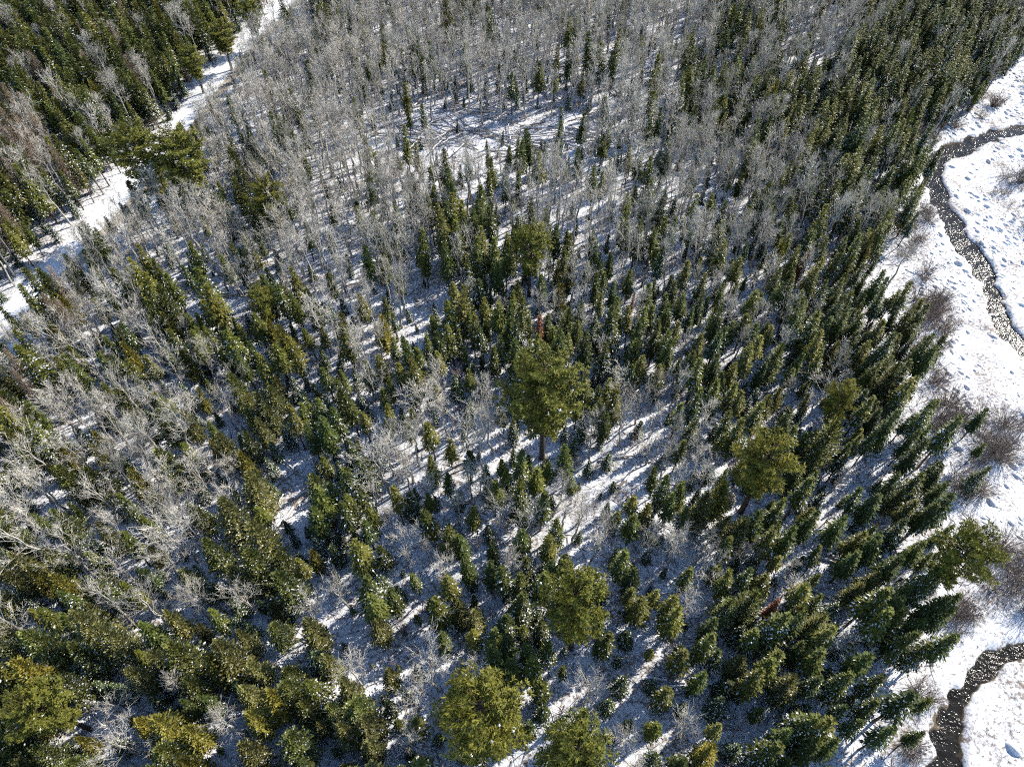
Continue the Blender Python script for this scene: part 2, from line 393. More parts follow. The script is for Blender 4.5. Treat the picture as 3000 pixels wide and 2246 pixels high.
def pine(seed, r=3.6, H=16.0, bf=0.38):
    g = random.Random(seed); tr, cr, sn = MB(), MB(), MB()
    tr.tube([(0, 0, -0.4), (0.05, 0, 3), (0.1, 0.08, 8), (0, 0.1, 12), (0, 0, H - .5)], [0.36, 0.30, 0.22, 0.12, 0.03], 7)
    z = bf * H; k = 0
    while z < H - 0.3:
        t = (z - bf * H) / (H * (1 - bf))
        env = r * (0.42 + 1.0 * t) if t < 0.35 else r * (1.0 * math.sqrt(max(0.0, 1 - ((t - 0.32) / 0.70) ** 2)) + 0.04)
        env = min(env, r)
        for b in range(6 if t < .85 else 4):
            if g.random() < 0.10: continue
            L = env * g.uniform(0.62, 1.14); az = k * 1.1 + b * 1.257 + g.uniform(-.35, .35)
            el = R(2 + 38 * t + g.uniform(-8, 8))
            pts = []; n = 5
            for s in range(n + 1):
                u = L * s / n; bend = 0.10 * u * u / max(L, .5)
                pts.append((math.cos(az) * u * math.cos(el), math.sin(az) * u * math.cos(el), z + u * math.sin(el) + bend * .5))
            tr.tube(pts, [0.07 * (1 - s / n) * (0.4 + L / r * .6) + 0.01 for s in range(n + 1)], 3)
            m = max(3, int(L / 0.23))
            for s in range(m):
                u = L * (0.22 + 0.78 * (s + g.random()) / m); fr = u / L
                cx = math.cos(az) * u * math.cos(el); cy = math.sin(az) * u * math.cos(el); cz = z + u * math.sin(el) + .05 * u
                for side in (-1, 1):
                    wv = g.uniform(0.12, 0.95) * (0.30 + 0.45 * math.sin(min(1, fr * 1.15) * 2.6)) * (0.4 + 0.18 * L)
                    an = az + side * R(g.uniform(50, 80))
                    P = (cx + math.cos(an) * wv, cy + math.sin(an) * wv, cz + g.uniform(-.08, .28))
                    for q in range(7):
                        a = az + g.gauss(0, 1.1); e = R(g.uniform(-25, 55))
                        dd = (math.cos(a) * math.cos(e), math.sin(a) * math.cos(e), math.sin(e))
                        nr = Vector((math.cos(az) * 0.8 + g.gauss(0, .35), math.sin(az) * 0.8 + g.gauss(0, .35), 0.75)).normalized()
                        cr.kite(P, dd, nr, g.uniform(0.30, 0.56), g.uniform(0.055, 0.10))
                    if t < .7 and g.random() < 0.012: sn.blob((P[0], P[1], P[2] + .1), .16, .08, g)
        z += g.uniform(0.55, 0.80) * (1 - 0.25 * t); k += 1
    return tr, cr, sn

def bare(seed, r=2.2, bf=0.42, nl=17, ang=(28, 62), ns=7, ntw=7, kink=0.12, twig=0.017, fork=False, tl=0.75):
    g = random.Random(seed); H = 10.0; tr, cr = MB(), MB()
    P = [Vector((0, 0, -0.3))]; top = H * g.uniform(0.86, 0.93)
    for k in range(1, 8):
        z = top * k / 7; P.append(Vector((P[-1].x + g.gauss(0, kink), P[-1].y + g.gauss(0, kink), z)))
    tr.tube(P, [0.15 * (1 - k / 7.6) ** 0.8 + 0.012 for k in range(8)], 5)
    def at(z):
        f = max(0, min(6.999, z / top * 7)); k = int(f); return P[k].lerp(P[k + 1], f - k)
    def limb(p, d, L, rad, depth):
        n = 3; pts = [p]; cur = p; dd = d.copy()
        for s in range(n):
            dd = (dd + rn(g) * 0.13 + Vector((0, 0, 0.09))).normalized(); cur = cur + dd * (L / n); pts.append(cur)
        (tr if depth == 0 else cr).tube(pts, [rad * (1 - s / n * .78) for s in range(n + 1)], 3)
        cnt = ns if depth == 0 else ntw
        for q in range(cnt):
            u = 0.22 + 0.78 * (q + g.random()) / cnt; f = min(n - 1e-3, u * n); k = int(f)
            b = pts[k].lerp(pts[k + 1], f - k)
            ax = (pts[k + 1] - pts[k]).normalized()
            side = ax.cross(rn(g)).normalized(); a = R(g.uniform(28, 58))
            nd = (ax * math.cos(a) + side * math.sin(a) + Vector((0, 0, .18))).normalized()
            if depth == 0: limb(b, nd, L * g.uniform(0.30, 0.52) * (1.15 - .45 * u), rad * 0.42, 1)
            else:
                q2 = b + nd * g.uniform(0.35, 1.0) * tl
                cr.spike(b, q2, twig)
                if g.random() < .6:
                    m2 = b.lerp(q2, .45); cr.spike(m2, m2 + (nd + rn(g) * .7).normalized() * g.uniform(.2, .5) * tl, twig * .8)
    for k in range(nl):
        t = (k + g.random() * .8) / nl; z = H * bf + (top - H * bf) * t
        e = R(g.uniform(*ang) + 18 * t); az = k * 2.4 + g.uniform(-.5, .5)
        env = math.sin(math.pi * (0.18 + 0.72 * t)) ** 0.7
        L = r * env * g.uniform(.75, 1.2) / max(.55, math.cos(e) + .15)
        d = Vector((math.cos(az) * math.cos(e), math.sin(az) * math.cos(e), math.sin(e)))
        limb(at(z), d, L, 0.044 * (1 - .45 * t), 0)
    for k in range(4): limb(P[-1], (Vector((0, 0, 1)) + rn(g) * .45).normalized(), 0.9, 0.022, 1)
    return tr, cr, None

def larch(seed):
    g = random.Random(seed); H = 10; tr, cr = MB(), MB()
    tr.tube([(0, 0, -.3), (0, 0, 5), (0.05, 0, 9.9)], [0.14, 0.09, 0.01], 5)
    z = 2.2; k = 0
    while z < 9.7:
        t = (z - 2.2) / 7.8
        for b in range(7):
            L = 1.35 * (1 - t) ** .8 * g.uniform(.7, 1.15) + .1; az = b * .9 + k * 2.4 + g.uniform(-.3, .3); el = R(-8 + 45 * t + g.uniform(-8, 8))
            d = Vector((math.cos(az) * math.cos(el), math.sin(az) * math.cos(el), math.sin(el))); p = Vector((0, 0, z)); e = p + d * L
            cr.spike(p, e, 0.022)
            for s in range(int(3 + L * 6)):
                u = g.uniform(.15, 1); q = p.lerp(e, u); dd = (d + rn(g) * .9).normalized(); cr.spike(q, q + dd * g.uniform(.2, .45), .017)
        z += g.uniform(.2, .32); k += 1
    return tr, cr, None

def bush(seed, stems=34, spread=0.75, sub=9, rad=0.03):
    g = random.Random(seed); b = MB()                    # 3 m tall thicket of stems
    for k in range(stems):
        a = g.random() * 6.28; q = g.uniform(0, .5); t = g.uniform(.1, 1) * spread
        p = Vector((math.cos(a) * q, math.sin(a) * q, -.1)); d = Vector((math.cos(a) * t, math.sin(a) * t, 1)).normalized()
        L = g.uniform(1.8, 3.2); m = p + d * L * .5 + rn(g) * .12; e = m + (d + rn(g) * .22).normalized() * L * .5
        b.tube([p, m, e], [rad, rad * .7, rad * .25], 3)
        for s in range(sub):
            u = g.uniform(.3, 1); o = p.lerp(m, u * 2) if u < .5 else m.lerp(e, u * 2 - 1)
            b.spike(o, o + (d + rn(g) * .8).normalized() * g.uniform(.3, .8), rad * .5)
    return b

def sapling(seed):
    g = random.Random(seed); tr, cr = MB(), MB()         # 10 m nominal, placed at 0.25-0.5
    for s in range(g.choice((1, 2, 3))):
        a = g.random() * 6.28; o = Vector((math.cos(a) * .5 * (s > 0), math.sin(a) * .5 * (s > 0), -.2)); e = Vector((g.uniform(-1.5, 1.5), g.uniform(-1.5, 1.5), g.uniform(7, 10)))
        m = o.lerp(e, .5) + rn(g) * .3
        tr.tube([o, m, e], [.10, .065, .02], 3)
        for k in range(18):
            u = g.uniform(.25, 1); p = o.lerp(m, u * 2) if u < .5 else m.lerp(e, u * 2 - 1)
            az = g.random() * 6.28; el = R(g.uniform(25, 65)); L = g.uniform(1.0, 2.6) * (1.2 - .6 * u)
            d = Vector((math.cos(az) * math.cos(el), math.sin(az) * math.cos(el), math.sin(el))); q = p + d * L
            cr.spike(p, q, .05)
            for j in range(3):
                p2 = p.lerp(q, g.uniform(.3, 1)); cr.spike(p2, p2 + (d + rn(g) * .7).normalized() * g.uniform(.5, 1.1), .04)
    return tr, cr, None

# KINDS: name -> list of forms (part meshes, joined mesh, look words, nominal height)
KINDS = {}
def form(kind, parts, mats, look, H=10.0):
    tr, cr, sn = parts; idx = len(KINDS.setdefault(kind, []))
    pm = [('trunk', tr.mesh(kind + '_trunk', mats[0])), ('crown', cr.mesh(kind + '_crown', mats[1]))]
    jp = [(tr, mats[0]), (cr, mats[1])]
    if sn is not None and sn.v:
        pm.append(('snow_load', sn.mesh(kind + '_snow', M['snow']))); jp.append((sn, M['snow']))
    src = bpy.data.objects.new('%s_form_%02d' % (kind, idx), joined(kind + '_whole', jp))
    KINDS[kind].append(dict(parts=pm, src=src, look=look, H=H))

s_tone = [('spruce_a', 'dark green'), ('spruce_b', 'deep green'), ('spruce_c', 'olive green')]
for i in range(9):
    key, tone = s_tone[(0, 1, 2, 0, 1, 0, 2, 1, 1)[i]]
    sn_ = (0.03, 0.10, 0.06, 0.16, 0.22, 0.05, 0.12, 0.02, 0.14)[i]
    sh_, rr = (('slim', 1.15), ('narrow', 1.25), ('full', 1.6), ('slim', 1.1), ('broad', 1.7), ('pointed', 1.35), ('narrow', 1.3), ('tufted', 1.4), ('slender', 1.05))[i]
    form('spruce', conifer(100 + i, r=rr, bf=(0.36, 0.30, 0.34, 0.42, 0.26, 0.38, 0.46, 0.48, 0.42)[i], snow=sn_),
         (M['bark'], M[key]), '%s %s%s' % (sh_, tone, '' if sn_ < .08 else (' snow-flecked' if sn_ < .15 else ' snowy')))
for i in range(5):
    form('fir', conifer(200 + i, r=(2.1, 1.8, 2.4, 1.6, 2.0)[i], bf=0.07, prof=0.9, gap=0.42, nbr=10, droop=(-28, 30), sp=0.42, sl=0.72, sw=0.17,
                        snow=(0.22, 0.34, 0.28, 0.15, 0.42)[i], snow_top=0.95), (M['bark'], M['fir']), ('snow-dusted young', 'snow-laden young', 'spreading snowy', 'small dark', 'white-coated young')[i])
c_tone = [('cedar_a', 'olive'), ('cedar_b', 'green'), ('cedar_c', 'golden'), ('cedar_a', 'tall olive'), ('cedar_b', 'broad green'), ('cedar_b', 'ragged green')]
for i in range(6):
    form('cedar', conifer(300 + i, r=(1.75, 1.6, 1.5, 1.35, 2.0, 1.8)[i], bf=0.14, prof=0.75, gap=0.27, nbr=13, droop=(2, 58), sp=0.30, sl=0.40, sw=0.105,
                          snow=(0.08, 0.15, 0.04, 0.06, 0.12, 0.2)[i], round_top=0.45, jag=0.42, hang=(-12, 22)), (M['bark'], M[c_tone[i][0]]), c_tone[i][1] + (' snow-flecked' if i in (1, 4, 5) else ' bushy'))
for i in range(6):
    form('aspen', bare(400 + i, r=(1.35, 1.6, 1.2, 1.75, 1.5, 1.3)[i], bf=(0.5, .42, .55, .45, .38, .5)[i], nl=12, ang=(35, 62), ns=5, ntw=5, tl=1.0, twig=.014),
         (M['aspen_bark'], M['twig']), ('slender pale', 'tall pale', 'thin-crowned pale', 'wide-crowned pale', 'full pale', 'straight pale')[i])
for i in range(5):
    form('maple', bare(500 + i, r=(2.9, 2.5, 3.3, 2.7, 3.0)[i], bf=(0.30, .34, .28, .38, .3)[i], nl=12, ang=(18, 52), ns=6, ntw=6, kink=.2, twig=.015, tl=1.2),
         (M['maple_bark'], M['twig']), ('spreading grey', 'round-crowned grey', 'wide grey', 'fan-shaped grey', 'many-branched grey')[i])
for i in range(3):
    form('larch', larch(600 + i), (M['bark'], M['larch']), ('bare brown', 'thin bare brown', 'tall bare tan')[i])
for i in range(4):
    form('sapling', sapling(700 + i), (M['brush'], M['brush']), ('thin twiggy', 'leaning twiggy', 'forked twiggy', 'wispy')[i])
for i in range(4):
    form('pine', pine(800 + i, r=(3.9, 4.3, 3.4, 3.8)[i]), (M['bark'], M['pine']), '', 16.0)
form('dead_spruce', conifer(900, r=0.95, bf=.15, snow=0.0), (M['bark'], M['rust']), 'rust red')

# ------------------------------------------------------------------ ground
xs = np.concatenate([[-3000, -900, -420], np.arange(-240, 34, 0.85), np.arange(34, 150, 0.36), [154, 165, 190, 240, 420, 900, 3000]])
ys = np.concatenate([[-3000, -900, -200, -80], np.arange(-40, 150, 0.5), np.arange(150, 290, 1.0), [300, 420, 900, 3000]])
GX, GY = np.meshgrid(xs, ys, indexing='ij')
gx, gy = GX.ravel(), GY.ravel()
near = (gx > 25) & (gx < 200) & (gy > -60) & (gy < 230)
sd = np.full(gx.shape, 99.0); sd[near] = stream_sd(gx[near], gy[near])
mead = np.zeros(gx.shape); mead[near] = meadow_mask(gx[near], gy[near])
rd = np.full(gx.shape, 99.0); rr_ = (gx < 0) & (gx > -240) & (gy > 20) & (gy < 290)
rd[rr_] = seg_dist(gx[rr_], gy[rr_], RC)
def tussock(x, y):
    a = vnoise(x * 0.80 + y * 0.35, y * 0.80 - x * 0.35, 1.25, 3); b = vnoise(x, y, 2.1, 17); c = vnoise(x, y, 0.12, 23)
    return np.clip((a * 0.65 + b * 0.35) - 0.52 + (c - 0.5) * 0.25, 0, 1)
gz = base_height(gx, gy)
flat = np.clip((np.abs(sd) - 2) / 8, 0, 1)
gz = gz * np.maximum(flat, 0.25)
gz += tussock(gx, gy) * 0.6 * mead * np.clip(sd / 1.2, 0, 1)
gz += (vnoise(gx, gy, 0.9, 31) - 0.5) * 0.22 * (1 - mead)
sdr = sd + (vnoise(gx, gy, 0.55, 61) - 0.5) * 1.3 + (vnoise(gx, gy, 1.6, 67) - 0.5) * 0.6
bank = np.clip((0.35 - sdr) / 0.9, 0, 1)
gz = gz * (1 - bank) - 0.95 * bank
gz = np.where(rd < 7, gz * np.clip((rd - 3.6) / 2.7, 0, 1) - 0.10 * (rd < 3.9), gz)
me = bpy.data.meshes.new("ground"); nx, ny = len(xs), len(ys)
me.vertices.add(nx * ny); me.vertices.foreach_set('co', np.c_[gx, gy, gz].ravel())
ii = (np.arange(nx - 1)[:, None] * ny + np.arange(ny - 1)[None]).ravel()
fq = np.c_[ii, ii + ny, ii + ny + 1, ii + 1].ravel()
nf = len(ii); me.loops.add(nf * 4); me.loops.foreach_set('vertex_index', fq)
me.polygons.add(nf); me.polygons.foreach_set('loop_start', np.arange(nf) * 4); me.polygons.foreach_set('loop_total', np.full(nf, 4))
me.polygons.foreach_set('use_smooth', np.ones(nf, bool))
me.update(calc_edges=True)
at_ = me.attributes.new('mud', 'FLOAT', 'POINT'); at_.data.foreach_set('value', np.clip((0.5 - sdr) / 1.0, 0, 1))
at_ = me.attributes.new('meadow', 'FLOAT', 'POINT'); at_.data.foreach_set('value', mead)
me.materials.append(M['ground'])
ground = bpy.data.objects.new("ground", me); COL.objects.link(ground); ground["kind"] = "structure"
def gheights(X, Y):
    X = np.asarray(X, float); Y = np.asarray(Y, float); h = base_height(X, Y)
    s_ = np.full(X.shape, 99.0); k = (X > 25) & (Y > -60) & (Y < 230); s_[k] = stream_sd(X[k], Y[k])
    return h * np.maximum(np.clip((np.abs(s_) - 2) / 8, 0, 1), 0.25)
def gheight(x, y): return float(gheights([x], [y])[0])

def tag(o, label, cat, group=None, kind=None):
    o["label"] = label; o["category"] = cat
    if group: o["group"] = group
    if kind: o["kind"] = kind

# stream water: a sheet in the carved channel
n_s = 150; A = resample(SL, n_s); B = resample(SR, n_s)
A2 = A + (A - B) * 0.12; B2 = B + (B - A) * 0.12
sm = MB(); NC = 8
for k in range(n_s):
    for j in range(NC + 1):
        q = A2[k] * (1 - j / NC) + B2[k] * (j / NC); sm.v.append((q[0], q[1], -0.42))
for k in range(n_s - 1):
    for j in range(NC):
        a = k * (NC + 1) + j; sm.f.append((a, a + 1, a + NC + 2, a + NC + 1))
stream = bpy.data.objects.new("stream", sm.mesh("stream", M['water'])); COL.objects.link(stream); stream["kind"] = "structure"

# road: crowned ribbon, packed snow and gravel
T = np.gradient(RC, axis=0); T /= np.hypot(T[:, 0], T[:, 1])[:, None]; N = np.c_[-T[:, 1], T[:, 0]]
rm = MB(); NA = 16; acr = []
for k in range(len(RC)):
    for j in range(NA + 1):
        u = j / NA; off = (u - 0.5) * 7.4
        q = RC[k] + N[k] * (-off)                    # direction of travel is toward the camera, so this runs left to right in the photo
        z = 0.10 - 0.02 * abs(off) - 0.16 * max(0, abs(off) - 3.0) - (0.05 if abs(abs(off + 0.4) - 0.85) < 0.3 else 0)
        rm.v.append((q[0], q[1], z)); acr.append(u)
for k in range(len(RC) - 1):
    for j in range(NA):
        a = k * (NA + 1) + j; rm.f.append((a, a + 1, a + NA + 2, a + NA + 1))
rme = rm.mesh("road", M['road'], True); at_ = rme.attributes.new('across', 'FLOAT', 'POINT'); at_.data.foreach_set('value', acr)
# make sure "across" grows to the right in the picture
mid = len(RC) // 2 * (NA + 1)
if project(*rm.v[mid])[0] > project(*rm.v[mid + NA])[0]: at_.data.foreach_set('value', [1 - a for a in acr])
road = bpy.data.objects.new("road", rme); COL.objects.link(road); road["kind"] = "structure"

# ------------------------------------------------------------------ where every tree stands
TREES = []                                             # dict(kind, form, x, y, h, rot, sx, name-label or None)
def pick_form(kind): return rng.randrange(len(KINDS[kind]))
def put(kind, x, y, h, f=None, label=None, wid=1.0):
    TREES.append(dict(kind=kind, form=pick_form(kind) if f is None else f, x=x, y=y, h=h, rot=rng.uniform(0, 6.283), wid=wid * rng.uniform(0.88, 1.15), label=label))
def put_px(kind, px, py, h, frac, f=None, label=None, wid=1.0):
    x, y = ground_at(px, py, h * frac); put(kind, x, y, h, f, label, wid)

# the big pines one can point at (pixel of the crown's middle, height, width factor)
PINES = [
 (1598, 1180, 18, 1, 1.0, "tallest broad yellow-green pine at the centre of the forest"),
 (425, 475, 17, 0, 1.10, "dark spreading pine, left one of the pair beside the road"),
 (535, 490, 17, 3, 1.00, "sunlit golden-green pine, right one of the pair beside the road"),
 (785, 610, 13, 2, 1.0, "medium pine standing alone below right of the roadside pine pair"),
 (1553, 745, 13, 2, 0.95, "pale yellow-green round pine above the rust-red dead spruce"),
 (1695, 1795, 16, 1, 0.86, "rounded pine between the central pine and the bottom edge"),
 (1425, 2120, 16, 0, 1.0, "large pine cut by the bottom edge, left of its neighbour pine"),
 (1670, 2225, 16, 3, 0.95, "bright pine cut by the bottom edge, right of its neighbour pine"),
 (2238, 1375, 15, 2, 0.95, "dense green pine among the spruces in the right half"),
 (2462, 1190, 11, 2, 0.85, "small yellow-green pine beside a white bare tree near the meadow"),
 (2815, 1640, 15, 0, 1.00, "lone dark pine leaning over the stream meadow at the right"),
 (735, 50, 10, 3, 1.35, "uppermost pine on the left verge of the road"),
 (650, 115, 10, 2, 1.55, "pine second from top along the left verge of the road"),
 (565, 185, 9.5, 2, 1.35, "lower slim pine on the left verge of the road"),
 (768, 905, 10, 2, 0.85, "small pale yellow pine beside the snowy opening at left"),
 (150, 2080, 12, 1, 0.82, "broad olive pine in the bottom left corner"),
]
for px, py, h, f, wd, lab in PINES: put_px('pine', px, py, h, 0.66, f, lab, wd)
put_px('dead_spruce', 1580, 930, 9, 1.0, 0, "rust-red dead spruce standing above the central pine", 0.95)
put_px('dead_spruce', 1858, 850, 5, 1.0, 0, "small orange-brown dead spruce right of the rust-red one", 0.8)
put_px('dead_spruce', 2370, 735, 7, 1.0, 0, "reddish dead spruce near the upper right spruce stand", 0.8)
put_px('dead_spruce', 2290, 1745, 7, 1.0, 0, "faded red dead spruce in the lower right forest", 0.8)

# spruces that stand out (pixel of the tip, height)
for px, py, h, f in [(1290,610,13,2),(1515,395,10,1),(1555,385,11,5),(1640,350,11,0),(1545,365,11,0),(1190,300,8,0),(1235,295,9,3),(1700,430,10,0),(1440,460,11,7),(1370,440,9,0),
  (1400,625,10,2),(1435,590,11,0),(1640,1060,11,5),(1720,1100,11,7),(1810,1130,12,2),(1720,960,12,5),(1795,900,12,4),(1880,930,11,0),(1650,965,12,5),(1570,980,13,4),(1510,990,11,0),(1460,890,11,7),
  (1390,690,12,1),(1285,970,11,5),(1215,1020,11,1),(1495,890,10,0),(2640,1200,12,0),(2750,1180,13,3),(2820,1220,13,3),(2755,1010,11,0),(2735,970,12,0),(2620,970,12,3),(2590,790,11,0),(2680,820,12,6),
  (1590,800,9,0),(1750,800,10,0),(2600,1720,13,8),(2650,1745,11,7),(2790,1740,12,0),(2800,1765,11,0),(2800,1860,11,3),(2600,1560,11,5),(2640,1620,11,0),(2710,1290,12,0),(2565,1900,11,0),(2440,1825,11,2),
  (2310,1795,12,4),(2240,1480,12,5),(2160,1670,10,1),(2480,1510,11,5),(2390,1490,11,5),(2340,1540,11,0),(2640,2130,11,3),(2700,2030,12,3),(2440,2100,12,2),(2390,2090,11,4),(2470,2170,10,0),
  (570,780,14,4),(600,840,13,2),(370,755,13,2),(480,790,10,1),(665,960,12,4),(550,970,11,7),(40,1000,13,4),(180,1030,10,1),(1010,1360,12,4),(1050,1330,11,4),(1255,1480,10,1),(1280,1740,11,1),
  (1520,1740,11,4),(1620,1640,9,5),(1660,1620,9,5),(1770,1690,9,5),(1350,1560,9,0),(1500,1930,11,0),(1450,1910,12,0),(1890,1740,10,2),(1830,1610,10,1),(1590,1980,9,1)]:
    put_px('spruce', px, py, h * 0.86, 1.0, f)
# single bare crowns that stand out (pixel of the crown's middle, height, form)
for px, py, h, f in [(430,1770,10,2),(560,1760,9,1),(505,1560,12,3),(560,1530,11,0),(80,1560,13,0),(190,1600,12,4),(1235,1200,13,1),(1120,1350,13,2),(1190,1320,12,0),(1440,1230,12,3),(1370,1260,11,4),(1180,1600,9,0),
  (1290,1660,9,1),(1270,1965,11,3),(1215,2040,8,4),(1390,1430,10,1),(1480,1470,10,0),(1560,1530,10,2),(920,1790,8,3),(2410,1145,9,2),(2420,490,9,2),(2320,450,9,0),(2450,1880,8,4),(1830,2180,9,1),(340,890,12,0),(160,980,12,2),(250,950,11,3),
  (450,1000,11,4),(600,1050,10,1),(370,1150,12,0),(190,1180,12,3),(500,1230,13,1),(330,1250,11,2),(100,1330,12,4),(210,1320,11,1),(400,1330,11,3),(40,1480,12,1),(300,1450,10,0),(460,1460,11,4),(650,1450,9,1),(1880,1170,9,0),
  (1920,1130,9,3),(2050,1650,9,2),(2030,1760,8,1),(1910,1300,8,4),(1980,1570,9,0),(660,1190,9,1),(680,1100,8,2),(350,640,12,1),(430,610,11,3),(520,640,11,4),(640,640,10,0),(330,2080,7,2),(1690,870,8,1),(1580,880,7,1)]:
    put_px('maple', px, py, h * 0.9, 0.68, f)
# conspicuous cedars
for px, py, h, f in [(760,1560,12,0),(740,1640,11,4),(830,1700,11,1),(2060,1480,10,0),(2320,2000,10,0),(2200,1750,10,4),(560,2150,8,2),(620,1950,10,2),(660,1920,11,0),(520,1930,11,4),(480,1350,10,4),(200,1400,10,4),(740,1430,11,0),
  (670,1500,12,0),(930,1420,10,5),(2430,1270,12,4),(2600,1110,11,0),(1350,900,11,0),(1790,950,10,2),(1640,860,8,2),(1410,2080,9,4),(250,1830,12,0),(330,1870,11,0),(130,1880,11,4),(90,1980,11,2),(2270,1050,10,1),(2080,2200,9,2)]:
    put_px('cedar', px, py, h * 0.9, 0.7, f)

MIX = {
 'S': (1.58, [('spruce', .78, 5.5, 10.5), ('fir', .08, 3, 5), ('sapling', .06, 3, 5), ('aspen', .04, 7, 9), ('cedar', .04, 5, 8)]),
 's': (2.0, [('spruce', .64, 5, 9), ('fir', .16, 2.5, 5), ('sapling', .12, 3, 5), ('aspen', .08, 7, 9)]),
 'B': (2.0, [('aspen', .58, 7.5, 12), ('maple', .06, 7.5, 10), ('sapling', .08, 3.5, 6), ('spruce', .20, 4.5, 9), ('fir', .08, 2.5, 4.5)]),
 'b': (2.35, [('aspen', .58, 8.5, 12.5), ('sapling', .10, 3.5, 6), ('spruce', .25, 5, 10), ('fir', .07, 2.5, 4.5)]),
 'M': (1.7, [('spruce', .46, 5.5, 9.5), ('aspen', .30, 7, 10.5), ('fir', .09, 3, 5), ('sapling', .09, 3, 5), ('cedar', .06, 5.5, 8.5)]),
 'm': (2.1, [('spruce', .46, 5, 9), ('aspen', .26, 7.5, 10.5), ('fir', .13, 2.5, 4.5), ('sapling', .15, 3, 5)]),
 'C': (1.75, [('cedar', .52, 5.5, 9.5), ('fir', .18, 3, 6), ('spruce', .22, 6, 9.5), ('sapling', .04, 3, 5), ('maple', .04, 6, 9)]),
 'X': (1.75, [('cedar', .40, 5.5, 9.5), ('maple', .12, 7.5, 10.5), ('aspen', .08, 8, 11), ('fir', .18, 3, 6), ('spruce', .20, 6, 10), ('sapling', .02, 3, 5)]),
 'K': (1.8, [('spruce', .44, 7.5, 12), ('cedar', .26, 7, 11), ('aspen', .12, 8, 12), ('larch', .08, 8, 11), ('fir', .10, 3.5, 6)]),
 'L': (1.8, [('larch', .36, 8, 11.5), ('aspen', .22, 8, 11), ('spruce', .22, 7, 11), ('cedar', .14, 7, 9.5), ('sapling', .06, 3, 5)]),
 'W': (1.55, [('fir', .52, 3, 6), ('spruce', .33, 5, 8.5), ('sapling', .10, 3, 5), ('aspen', .05, 7, 9)]),
 'P': (1.8, [('fir', .50, 2.5, 4.5), ('sapling', .20, 3, 5), ('spruce', .30, 4, 6.5)]),
 '.': (6.5, [('sapling', .6, 1.5, 3.5), ('fir', .4, 1.0, 3)]),
 'h': (3.2, [('sapling', .6, 2.5, 4.5), ('spruce', .4, 4, 8)]),
}
GRID = {}
def gkey(x, y): return int(x // 4), int(y // 4)
def near_ok(x, y, rad):
    kx, ky = gkey(x, y)
    for a in (-1, 0, 1):
        for b in (-1, 0, 1):
            for (qx, qy, qr) in GRID.get((kx + a, ky + b), ()):
                d = 0.5 * (rad + qr)
                if (qx - x) ** 2 + (qy - y) ** 2 < d * d: return False
    return True
for t in TREES:
    rad = {'pine': 3.4, 'maple': 2.4, 'cedar': 2.4}.get(t['kind'], 1.8)
    GRID.setdefault(gkey(t['x'], t['y']), []).append((t['x'], t['y'], rad))
RN = np.gradient(RC, axis=0)
def road_side(x, y):                                   # True on the side of the road nearer to the camera
    k = int(np.argmin((RC[:, 0] - x) ** 2 + (RC[:, 1] - y) ** 2)); tx_, ty_ = RN[k]
    side = tx_ * (y - RC[k][1]) - ty_ * (x - RC[k][0])
    return side * (tx_ * (0 - RC[k][1]) - ty_ * (0 - RC[k][0])) > 0
NT = 190000
cx = np.array([rng.uniform(-195, 170) for _ in range(NT)]); cy = np.array([rng.uniform(-22, 250) for _ in range(NT)])
PX, PY, _ = project(cx, cy, 6.0)
QX, QY, _ = project(cx, cy, 0.0)
keep = (PX > -420) & (PX < 3400) & (PY > -330) & (QY < 3000) & (cy * CP + CAM_H * SP > 5)
cx, cy, PX, PY = cx[keep], cy[keep], PX[keep], PY[keep]
rdist = seg_dist(cx, cy, RC); mdw = meadow_mask(cx, cy)
sdist = np.where(cx > 25, stream_sd(cx, cy), 99)
for x, y, px, py, rd1, mw, s1 in zip(cx, cy, PX, PY, rdist, mdw, sdist):
    if rd1 < 4.3 or s1 < 1.5 or mw > 0.75: continue
    c = cell_at(px + rng.gauss(0, 28), py + rng.gauss(0, 28))
    if c == 'O': continue
    if c == 'r': c = 'B'
    spc, mx = MIX[c]
    near_side = rd1 < 16 and road_side(x, y)
    if rd1 < 7: mx = MIX['m'][1]
    if not near_ok(x, y, spc): continue
    q = rng.random() * sum(m_[1] for m_ in mx)
    for kind, wgt, h0, h1 in mx:
        q -= wgt
        if q <= 0: break
    h = h0 + (h1 - h0) * (0.65 * rng.random() + 0.35 * rng.random())
    if rng.random() < .10: h *= rng.uniform(.55, .8)
    if py < 780: h *= 1.18
    if c != '.' and any(cell_at(*project(x, y, zz)[:2]) == '.' for zz in (0.0, h * .5, h * .95)) and rng.random() < .88: continue
    if near_side:
        lim = (rd1 - 3.4) * (2.1 if py < 640 else 3.2)
        if lim < 1.6: continue
        if h > lim:
            if lim < 4.5: kind = 'sapling' if rng.random() < .6 else 'fir'
            h = min(h, lim)
    GRID.setdefault(gkey(x, y), []).append((x, y, spc))
    put(kind, x, y, h)

# low growth under the trees
GRID = {}
UNDER = {'C': .8, 'X': .75, 'S': .5, 'W': .8, 'K': .6, 'M': .45, 's': .5, 'm': .45, 'B': .45, 'b': .4, 'L': .4, 'P': .6}
for x, y, px, py, rd1, mw, s1 in list(zip(cx, cy, PX, PY, rdist, mdw, sdist))[:60000]:
    if rd1 < 5.6 or s1 < 2 or mw > 0.6: continue
    c = cell_at(px, py + 60); p_fir = UNDER.get(c)
    if p_fir is None or not near_ok(x, y, 2.2): continue
    GRID.setdefault(gkey(x, y), []).append((x, y, 2.2))
    if rng.random() < p_fir: put('fir', x, y, rng.uniform(1.2, 3.8))
    else: put('sapling', x, y, rng.uniform(1.8, 4.2))

